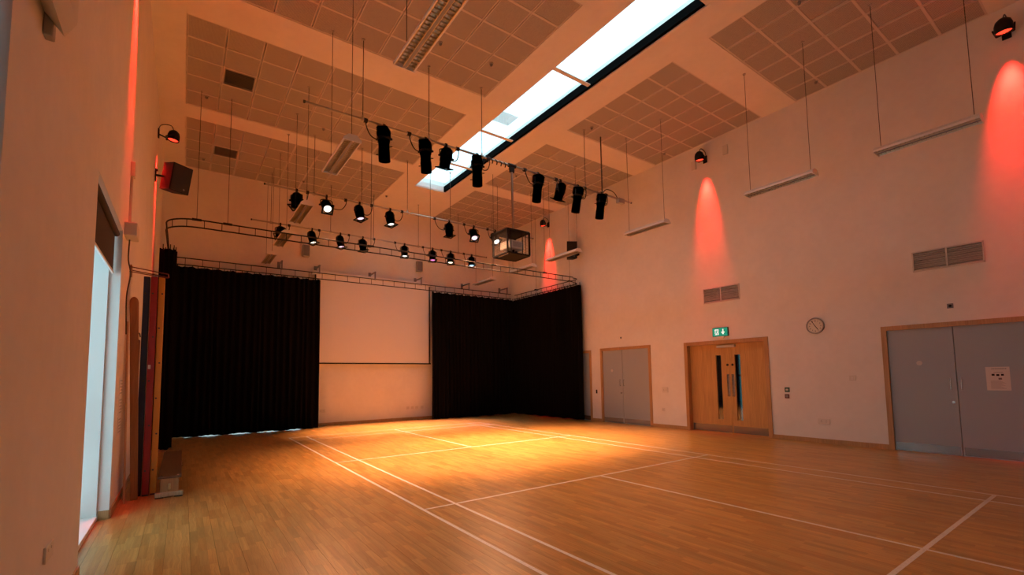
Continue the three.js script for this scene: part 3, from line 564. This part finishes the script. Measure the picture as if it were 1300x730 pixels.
function speaker(x, y, z, s, yaw, pitch, label, size) {
  const t = thing('loudspeaker', label, 'speaker', [x, y, z]), [w, h, d] = size;
  const q = new THREE.Quaternion().setFromEuler(new THREE.Euler(pitch, yaw, 0, 'YXZ')), pl = (g) => g.applyQuaternion(q).translate(s * 0.36, 0, 0);
  const sh = new THREE.Shape([[-w / 2, d / 2], [w / 2, d / 2], [w / 2 - 0.07, -d / 2], [-w / 2 + 0.07, -d / 2]].map((p) => new THREE.Vector2(...p)));
  const cab = new THREE.ExtrudeGeometry(sh, { depth: h - 0.02, bevelEnabled: true, bevelSize: 0.01, bevelThickness: 0.01, bevelSegments: 2 }); cab.rotateX(Math.PI / 2); cab.translate(0, (h - 0.02) / 2, 0); // width x, depth z (front +z)
  obj('cabinet', pl(cab), M.black, t);
  const gr = new RoundedBoxGeometry(w - 0.03, h - 0.04, 0.012, 2, 0.005); gr.translate(0, 0, d / 2 + 0.012); obj('grille', pl(gr), M.blackGloss, t);
  const bd = new THREE.CylinderGeometry(0.02, 0.02, 0.006, 14); bd.rotateX(Math.PI / 2); bd.translate(w * 0.22, -h * 0.36, d / 2 + 0.022); obj('badge', pl(bd), M.greyDark, t);
  obj('wall_bracket', [rod([0, 0, 0], [s * 0.3, 0, 0], 0.022, 10), bx(Math.min(0, s * 0.02), Math.max(0, s * 0.02), -0.14, 0.14, -0.06, 0.06), bx(Math.min(0, s * 0.05), Math.max(0, s * 0.05), 0.1, 0.13, -0.03, 0.03)], M.black, t);
}
speaker(XL, 6.28, -5.6, 1, 0.62, 0.22, 'black loudspeaker tilted down on the window wall', [0.42, 0.62, 0.42]);
speaker(XR, 6.18, -4.95, -1, -0.55, 0.12, 'black loudspeaker on the wall of doors above the curtain', [0.36, 0.62, 0.36]);

// ------------------------------------------------------------------ things on the wall of doors
function ventGrille(z0, z1, y0, y1, label) {
  const t = thing('vent_grille', label, 'vent', [0, 0, 0]), x = XR, w = 0.025, mid = (z0 + z1) / 2;
  obj('frame', [bx(x - 0.02, x, y0, y0 + w, z0, z1), bx(x - 0.02, x, y1 - w, y1, z0, z1), bx(x - 0.02, x, y0, y1, z0, z0 + w), bx(x - 0.02, x, y0, y1, z1 - w, z1), bx(x - 0.02, x, y0, y1, mid - 0.015, mid + 0.015)], M.offWhite, t);
  const d0 = [y0 + 0.02, y1 - 0.02], e0 = [z0 + 0.02, z1 - 0.02], X = x + 0.6;   // sheet metal duct running back from the grille
  obj('duct', [bx(x + 0.001, X, d0[0] - 0.006, d0[0], ...e0), bx(x + 0.001, X, d0[1], d0[1] + 0.006, ...e0), bx(x + 0.001, X, ...d0, e0[0] - 0.006, e0[0]), bx(x + 0.001, X, ...d0, e0[1], e0[1] + 0.006), bx(X, X + 0.006, ...d0, ...e0)], M.duct, t);
  const n = 9, sg = bx(-0.02, 0.02, -0.004, 0.004, -(mid - z0 - w - 0.015) / 2, (mid - z0 - w - 0.015) / 2); sg.rotateZ(0.75);
  for (const [a, b] of [[z0 + w, mid - 0.015], [mid + 0.015, z1 - w]]) for (let i = 0; i < n; i++) { const m = obj('slat', sg, M.offWhite, t); m.position.set(x + 0.008, y0 + w + (y1 - y0 - 2 * w) * (i + 0.5) / n + (i % 4 === 1 ? 0.006 : 0), (a + b) / 2); }
}
ventGrille(...VENTS[0], 'louvred vent grille above the exit sign');
ventGrille(...VENTS[1], 'louvred vent grille above the grey doors with a notice');

function canvasTex(w, h, draw) {
  const c = document.createElement('canvas'); c.width = w; c.height = h; const g = c.getContext('2d'); draw(g, w, h);
  const t = new THREE.CanvasTexture(c); t.colorSpace = THREE.SRGBColorSpace; return t;
}
// flat printed face on the right wall, seen from the room: u runs towards +z
function face(x, y0, y1, z0, z1) { const g = new THREE.PlaneGeometry(z1 - z0, y1 - y0); g.rotateY(-Math.PI / 2); g.translate(x, (y0 + y1) / 2, (z0 + z1) / 2); return g; }
{
  const t = thing('exit_sign', 'green illuminated exit sign with running figure above oak doors', 'sign');
  obj('housing', rbx(XR - 0.05, XR, 2.6, 2.84, 0.24, 0.68, 0.01), M.green, t);
  const tx = canvasTex(256, 140, (g, w, h) => {
    g.fillStyle = '#0f8a70'; g.fillRect(0, 0, w, h); g.fillStyle = '#eafff8';
    g.fillRect(40, 22, 66, 96); g.fillStyle = '#0f8a70';          // doorway with a runner
    g.beginPath(); g.arc(78, 38, 9, 0, 7); g.fill();
    g.lineWidth = 10; g.strokeStyle = '#0f8a70'; g.lineCap = 'round'; g.lineJoin = 'round';
    for (const p of [[[72, 52], [64, 78]], [[72, 54], [90, 60], [96, 74]], [[70, 54], [52, 58], [48, 72]], [[64, 78], [82, 90], [80, 112]], [[64, 78], [56, 98], [40, 104]]]) { g.beginPath(); p.forEach(([a, b], i) => (i ? g.lineTo(a, b) : g.moveTo(a, b))); g.stroke(); }
    g.fillStyle = '#eafff8'; g.fillRect(172, 22, 18, 52); g.beginPath(); g.moveTo(146, 68); g.lineTo(216, 68); g.lineTo(181, 118); g.fill();
  });
  obj('sign_face', face(XR - 0.0515, 2.61, 2.83, 0.25, 0.67), new THREE.MeshStandardMaterial({ map: tx, roughness: 0.4, emissive: lin(1, 1, 1), emissiveMap: tx, emissiveIntensity: 0.55 }), t);
  obj('lamp_base', rbx(XR - 0.06, XR, 2.54, 2.6, 0.36, 0.56, 0.012), M.white, t);
}
{
  const t = thing('wall_clock', 'round white wall clock beside the grey doors', 'clock', [XR, 2.66, 2.75]), R = 0.185;
  const rim = lathe([[0, 0], [R, 0], [R, 0.035], [R - 0.015, 0.045], [R - 0.025, 0.03], [R - 0.025, 0.02], [0, 0.02]], 40); rim.rotateZ(Math.PI / 2); obj('case', rim, M.fixtureGrey, t);
  const tx = canvasTex(256, 256, (g) => {
    g.fillStyle = '#e4ddcc'; g.fillRect(0, 0, 256, 256); g.fillStyle = '#2a2420'; g.font = 'bold 30px sans-serif'; g.textAlign = 'center'; g.textBaseline = 'middle';
    for (let k = 1; k <= 12; k++) { const a = k * Math.PI / 6; g.fillText(String(k), 128 + 92 * Math.sin(a), 128 - 92 * Math.cos(a)); }
    for (let k = 0; k < 60; k++) { const a = k * Math.PI / 30; g.save(); g.translate(128 + 117 * Math.sin(a), 128 - 117 * Math.cos(a)); g.rotate(a); g.fillRect(-1.5, -5, 3, k % 5 ? 7 : 10); g.restore(); }
  });
  const d = new THREE.CircleGeometry(R - 0.025, 40); d.rotateY(-Math.PI / 2); d.translate(-0.022, 0, 0); obj('dial', d, new THREE.MeshStandardMaterial({ map: tx, roughness: 0.6 }), t);
  const hand = (ang, len, w) => { const g = bx(-0.001, 0.001, -0.02, len, -w / 2, w / 2); g.rotateX(ang); g.translate(-0.026, 0, 0); return g; };
  obj('minute_hand', hand(-0.52, 0.135, 0.011), M.black, t); obj('hour_hand', hand(2.55, 0.095, 0.014), M.black, t);
}
{ // small fittings
  const plateBox = (name, label, cat, x, y, z, w, h, mat, parts, group) => {
    const t = thing(name, label, cat, [x, y, z], group); obj('plate', rbx(-0.014, 0, -h / 2, h / 2, -w / 2, w / 2, 0.004), mat, t); parts?.(t); return t;
  };
  const slots = (t, n, w) => { for (let k = 0; k < n; k++) { const z = (k - (n - 1) / 2) * w; obj('socket_hole', [bx(-0.0155, -0.014, 0.012, 0.024, z - 0.004, z + 0.004), bx(-0.0155, -0.014, -0.016, -0.01, z - 0.016, z - 0.006), bx(-0.0155, -0.014, -0.016, -0.01, z + 0.006, z + 0.016)], M.black, t); } };
  plateBox('wall_socket', 'double power socket on wall below the clock', 'socket', XR, 0.49, 2.8, 0.24, 0.12, M.plastic, (t) => slots(t, 2, 0.1));
  plateBox('wall_switch', 'single light switch between clock and grey doors', 'switch', XR, 1.46, 3.4, 0.12, 0.12, M.plastic, (t) => obj('rocker', rbx(-0.02, -0.012, -0.03, 0.03, -0.012, 0.012, 0.003), M.white, t));
  plateBox('door_release', 'small green door release plate beside oak doors', 'switch', XR, 1.19, 2.06, 0.11, 0.11, M.green, (t) => obj('button', rbx(-0.022, -0.012, -0.022, 0.022, -0.028, 0.028, 0.004), M.plastic, t));
  plateBox('call_point', 'small dark red call point below the door release', 'switch', XR, 1.035, 2.05, 0.1, 0.1, M.maroon, (t) => obj('glass_panel', rbx(-0.02, -0.012, -0.03, 0.03, -0.03, 0.03, 0.003), M.greyDark, t));
  plateBox('wall_sensor', 'small dark sensor above the grey doors with a notice', 'sensor', XR, 2.82, 5.05, 0.09, 0.09, M.greyDark, (t) => obj('dome', new THREE.SphereGeometry(0.025, 12, 8).translate(-0.016, 0, 0), M.black, t));
  plateBox('wall_socket', 'pale socket plate between grey and oak doors at hand height', 'socket', XR, 1.13, -1.38, 0.2, 0.16, M.plastic, (t) => slots(t, 2, 0.09));
  plateBox('wall_socket', 'small single socket low between grey and oak doors', 'socket', XR, 0.54, -1.47, 0.1, 0.1, M.plastic, (t) => slots(t, 1, 0));
  plateBox('intercom', 'slim black intercom beside the grey doors near the curtain', 'intercom', XR, 1.03, -4.2, 0.06, 0.13, M.black, (t) => obj('speaker_slot', bx(-0.016, -0.013, 0.02, 0.024, -0.02, 0.02), M.greyDark, t));
  plateBox('wall_sensor', 'tiny sensor above the grey doors beside the curtain', 'sensor', XR, 2.83, -3.03, 0.05, 0.06, M.greyDark, (t) => obj('dome', new THREE.SphereGeometry(0.016, 10, 6).translate(-0.016, 0, 0), M.black, t));
  // end wall, below the screen
  const backBox = (label, x, y, w, h, n) => { const t = thing('wall_socket', label, 'socket', [x, y, ZB]); obj('plate', rbx(-w / 2, w / 2, -h / 2, h / 2, 0, 0.014, 0.004), M.plastic, t); for (let k = 0; k < n; k++) { const cx = (k - (n - 1) / 2) * 0.1; obj('socket_hole', [bx(cx - 0.004, cx + 0.004, 0.012, 0.024, 0.014, 0.0155), bx(cx - 0.016, cx - 0.006, -0.016, -0.01, 0.014, 0.0155), bx(cx + 0.006, cx + 0.016, -0.016, -0.01, 0.014, 0.0155)], M.greyDark, t); } };
  backBox('double socket at the edge of the long black curtain', 1.5, 0.51, 0.2, 0.11, 2);
  [4.62, 4.8, 4.98, 5.2].forEach((x, i) => backBox(`${ORD[i]} plate from the screen side in the row of sockets low on the end wall`, x, 0.46, 0.12, 0.11, 1));
  for (const [x, y, l] of [[0.86, 5.98, 'small grey box speaker high on end wall above the long curtain'], [5.03, 5.97, 'small grey box speaker high on end wall above the screen edge']]) {
    const t = thing('box_speaker', l, 'speaker', [x, y, ZB]); obj('cabinet', rbx(-0.11, 0.11, -0.2, 0.2, 0.04, 0.2, 0.015), M.fixtureGrey, t); obj('grille', rbx(-0.095, 0.095, -0.18, 0.18, 0.2, 0.206, 0.004), M.greyDark, t); obj('wall_bracket', bx(-0.03, 0.03, -0.05, 0.05, 0, 0.05), M.greyDark, t);
  }
  // notice on the grey door
  const tx = canvasTex(256, 340, (g, w, h) => {
    g.fillStyle = '#dcd6d0'; g.fillRect(0, 0, w, h); g.fillStyle = '#3a3436';
    const bar = (x, y, ww, hh) => g.fillRect(x, y, ww, hh);
    for (let k = 0; k < 9; k++) bar(66 + k * 18, 22, 12, 8);
    for (let k = 0; k < 8; k++) bar(86 + k * 13, 76, 9, 5);
    g.fillStyle = '#18131a'; bar(62, 100, 32, 28); bar(112, 104, 32, 28); bar(162, 102, 30, 26); g.fillStyle = '#7a6b68'; bar(132, 158, 36, 26);
    g.fillStyle = '#9a8e8a'; for (let k = 0; k < 11; k++) bar(46, 200 + k * 11, 110 + 60 * ((k * 37) % 7) / 7, 3);
  });
  const nt = thing('paper_notice', 'white printed paper notice taped to a grey door leaf', 'notice', [0, 0, 0]);
  obj('sheet', bx(XR + 0.0165, XR + 0.0175, 1.23, 1.65, 5.44, 5.74), M.paper, nt); obj('print', face(XR + 0.0162, 1.23, 1.65, 5.44, 5.74), new THREE.MeshStandardMaterial({ map: tx, roughness: 0.8 }), nt);
}

// ------------------------------------------------------------------ things along the window wall
{
  const t = thing('wall_box', 'beige wedge shaped box high on the wall beside the near window bay', 'wall box', [XL, 3.47, 4.0]);
  const sh = new THREE.Shape([[0, 0.1], [0, 0.4], [0.12, 0.4], [0.12, 0.08], [0.08, 0]].map((p) => new THREE.Vector2(...p)));
  const g = new THREE.ExtrudeGeometry(sh, { depth: 0.36, bevelEnabled: true, bevelSize: 0.008, bevelThickness: 0.008, bevelSegments: 2 }); obj('housing', g, M.plastic, t);
  obj('arm', rbx(0.0, 0.04, -0.04, 0.15, -0.04, 0.02, 0.008), M.fixtureGrey, t); obj('end_plate', rbx(0.02, 0.1, 0.1, 0.36, 0.372, 0.38, 0.004), M.fixtureGrey, t);
  const u = thing('wall_box', 'small pale box on the wall at the top corner of the window bay', 'wall box', [XL, 3.44, -0.42]);
  obj('housing', rbx(0, 0.13, 0, 0.17, 0, 0.34, 0.012), M.offWhite, u); obj('cable', tube([[0.04, 0, 0.1], [0.03, -0.25, 0.02], [0.05, -0.4, -0.1], [0.02, -0.7, -0.12], [0.02, -1.2, -0.3]], 0.008, 24), M.wire, u);
  const c = thing('conduit', 'thin vertical cable conduit above the window bay corner box', 'conduit', [XL, 0, -0.55]);
  obj('trunking', rbx(0, 0.03, 3.62, 4.35, -0.03, 0.03, 0.006), M.offWhite, c); obj('outlet_box', rbx(0, 0.05, 4.35, 4.55, -0.06, 0.06, 0.008), M.offWhite, c);
  const s = thing('wall_socket', 'double power socket on the window wall between the bays', 'socket', [XL, 0.55, 3.18]); obj('plate', rbx(0, 0.014, -0.05, 0.05, -0.1, 0.1, 0.004), M.plastic, s); obj('rocker', [rbx(0.012, 0.018, 0.01, 0.03, -0.05, -0.03, 0.002), rbx(0.012, 0.018, 0.01, 0.03, 0.03, 0.05, 0.002)], M.white, s);
}
function board(name, label, x0, x1, z, h, mat, holes, group) {
  const t = thing(name, label, 'board', [(x0 + x1) / 2, 0, z], group), w = x1 - x0;
  obj('plank', rbx(-w / 2, w / 2, 0.02, h, -0.14, 0, 0.008), mat, t);
  obj('foot', rbx(-w / 2 + 0.005, w / 2 - 0.005, 0, 0.02, -0.13, -0.01, 0.004), M.rubber, t);
  for (let k = 0; k < holes; k++) { const y = 0.35 + k * (h - 0.6) / Math.max(1, holes - 1), d = new THREE.CylinderGeometry(0.012, 0.012, 0.006, 10); d.rotateX(Math.PI / 2); d.translate(w * 0.15 * (k % 2 ? 1 : -1), y, 0.002); obj('bolt', d, M.wire, t); }
  return t;
}
const leaning = 'boards standing against the window wall';
board('painted_board', 'tall dark blue board standing against the window wall', -2.945, -2.872, -1.1, 3.12, M.bluePaint, 3, leaning);
const rb = board('painted_board', 'tall red board standing between blue and yellow boards', -2.862, -2.782, -1.06, 3.12, M.redPaint, 5, leaning);
obj('label_sticker', rbx(-0.03, 0.0, 1.78, 1.84, 0.0, 0.002, 0.0008, 1), M.paper, rb);
board('painted_board', 'tall yellow board standing beside the gym bench', -2.772, -2.70, -1.1, 3.13, M.yellowPaint, 6, leaning);
{
  const t = board('painted_board', 'short dark red board behind the brown plank', -2.99, -2.962, -1.12, 2.2, M.maroon, 0, leaning);
  obj('hook', tube([[-0.02, 2.2, -0.03], [-0.05, 2.28, -0.03], [0, 2.3, -0.03], [0.02, 2.24, -0.03]], 0.008, 14), M.wire, t);
  const p = thing('wooden_plank', 'tall brown wooden plank with rounded top leaning on the wall', 'board', [0, 0, 0], leaning);
  const s = new THREE.Shape(); s.moveTo(-0.035, 0); s.lineTo(0.035, 0); s.lineTo(0.045, 2.7); s.quadraticCurveTo(0.04, 2.76, 0, 2.77); s.quadraticCurveTo(-0.04, 2.76, -0.045, 2.7);
  const g = new THREE.ExtrudeGeometry(s, { depth: 0.04, bevelEnabled: true, bevelSize: 0.004, bevelThickness: 0.004, bevelSegments: 1 }); g.applyMatrix4(new THREE.Matrix4().makeRotationZ(0.035)).translate(-2.93, 0.006, -0.92); obj('plank', metres(g), M.ply, p);
  const l = thing('wooden_lath', 'thin pale wooden lath leaning beside the brown plank', 'board', [0, 0, 0], leaning);
  obj('lath', rod([-3.02, 0, -0.72], [-3.075, 2.42, -0.8], 0.014, 6), M.lath, l);
  const b = thing('wall_bracket', 'rusty wire bracket holding the tops of the coloured boards', 'bracket');
  obj('wall_plate', rbx(XL, XL + 0.02, 3.1, 3.26, -1.16, -1.04, 0.004), M.ply, b);
  obj('wire_arm', [rod([XL, 3.22, -1.0], [-2.66, 3.16, -1.0], 0.007), rod([XL, 3.22, -1.26], [-2.66, 3.16, -1.26], 0.007), rod([-2.66, 3.16, -1.0], [-2.66, 3.16, -1.26], 0.007), rod([XL, 3.15, -1.0], [-2.66, 3.1, -1.0], 0.006)], M.maroon, b);
  // notices: two columns of sheets on the wall
  for (let k = 0; k < 3; k++) { const n = thing('paper_notice', `printed sheet on the window wall beside the bay, ${['lowest', 'middle', 'topmost'][k]} of three`, 'notice', [XL, 0.92 + k * 0.25, -0.62]); obj('sheet', bx(0, 0.003, 0, 0.235, -0.2, 0.2), M.paper, n); obj('print', Array.from({ length: 5 }, (_, i) => bx(0.003, 0.0034, 0.03 + i * 0.04, 0.045 + i * 0.04, -0.16, 0.13 - 0.04 * (i % 2))), M.fixtureGrey, n); }
}
{ // gym bench
  const t = thing('gym_bench', 'long low wooden gym bench beside the yellow board', 'bench', [-2.545, 0, -2.2]);
  obj('seat', rbx(-0.135, 0.135, 0.255, 0.285, -1.42, 1.42, 0.01), M.benchTop, t);
  obj('beam', rbx(-0.035, 0.035, 0.14, 0.255, -1.3, 1.3, 0.006), M.bench, t);
  for (const s of [-1, 1]) {
    const e = obj('leg', rbx(-0.105, 0.105, 0.06, 0.255, s * 1.39 - 0.03, s * 1.39 + 0.03, 0.008), M.bench, t);
    obj('foot', rbx(-0.16, 0.16, 0.012, 0.075, s * 1.39 - 0.05, s * 1.39 + 0.05, 0.012), M.lath, e);
    obj('rubber_pad', [rbx(-0.155, -0.06, 0, 0.014, s * 1.39 - 0.045, s * 1.39 + 0.045, 0.004), rbx(0.06, 0.155, 0, 0.014, s * 1.39 - 0.045, s * 1.39 + 0.045, 0.004)], M.rubber, e);
    obj('latch', rbx(-0.018, 0.018, 0.1, 0.19, s * 1.42 - 0.008, s * 1.42 + 0.008, 0.004), M.steel, e);
    for (const c of [-0.1, 0.1]) { const g = new THREE.SphereGeometry(0.02, 12, 8); g.scale(1, 0.5, 1); g.translate(c, 0.286, s * 1.36); obj('bolt', g, M.steel, t); }
  }
}

// ------------------------------------------------------------------ small ceiling fittings
[[-2.2, -4.95, 'over the dark tile'], [-2.15, -8.55, 'nearest the loudspeaker on the window wall'], [0.35, -4.9, 'beyond the cage bar'], [1.45, -0.4, 'before the cage bar'], [2.6, -0.35, 'near the skylight edge'], [0.6, -8.6, 'above the end wall lighting bar'], [3.3, -8.3, 'near the skylight end'],
  [6.2, 4.05, 'above the grey doors with a notice'], [8.95, 3.25, 'above the clock'], [6.15, -0.95, 'between skylight and oak doors'], [8.95, -0.75, 'above the oak doors'], [6.2, -4.4, 'between skylight and middle lighting bar'], [8.7, -4.9, 'above the loudspeaker by the curtain'],
].forEach(([x, z, where]) => {
  const t = thing('smoke_detector', 'small round ceiling detector ' + where, 'detector', [x, YC + 0.016, z], 'ceiling detectors');
  obj('base', rod([0, -0.02, 0], [0, 0, 0], 0.05, 16), M.fixtureGrey, t); obj('dome', lathe([[0, -0.06], [0.025, -0.055], [0.035, -0.02]], 14), M.greyDark, t);
});

renderer.render(scene, camera);
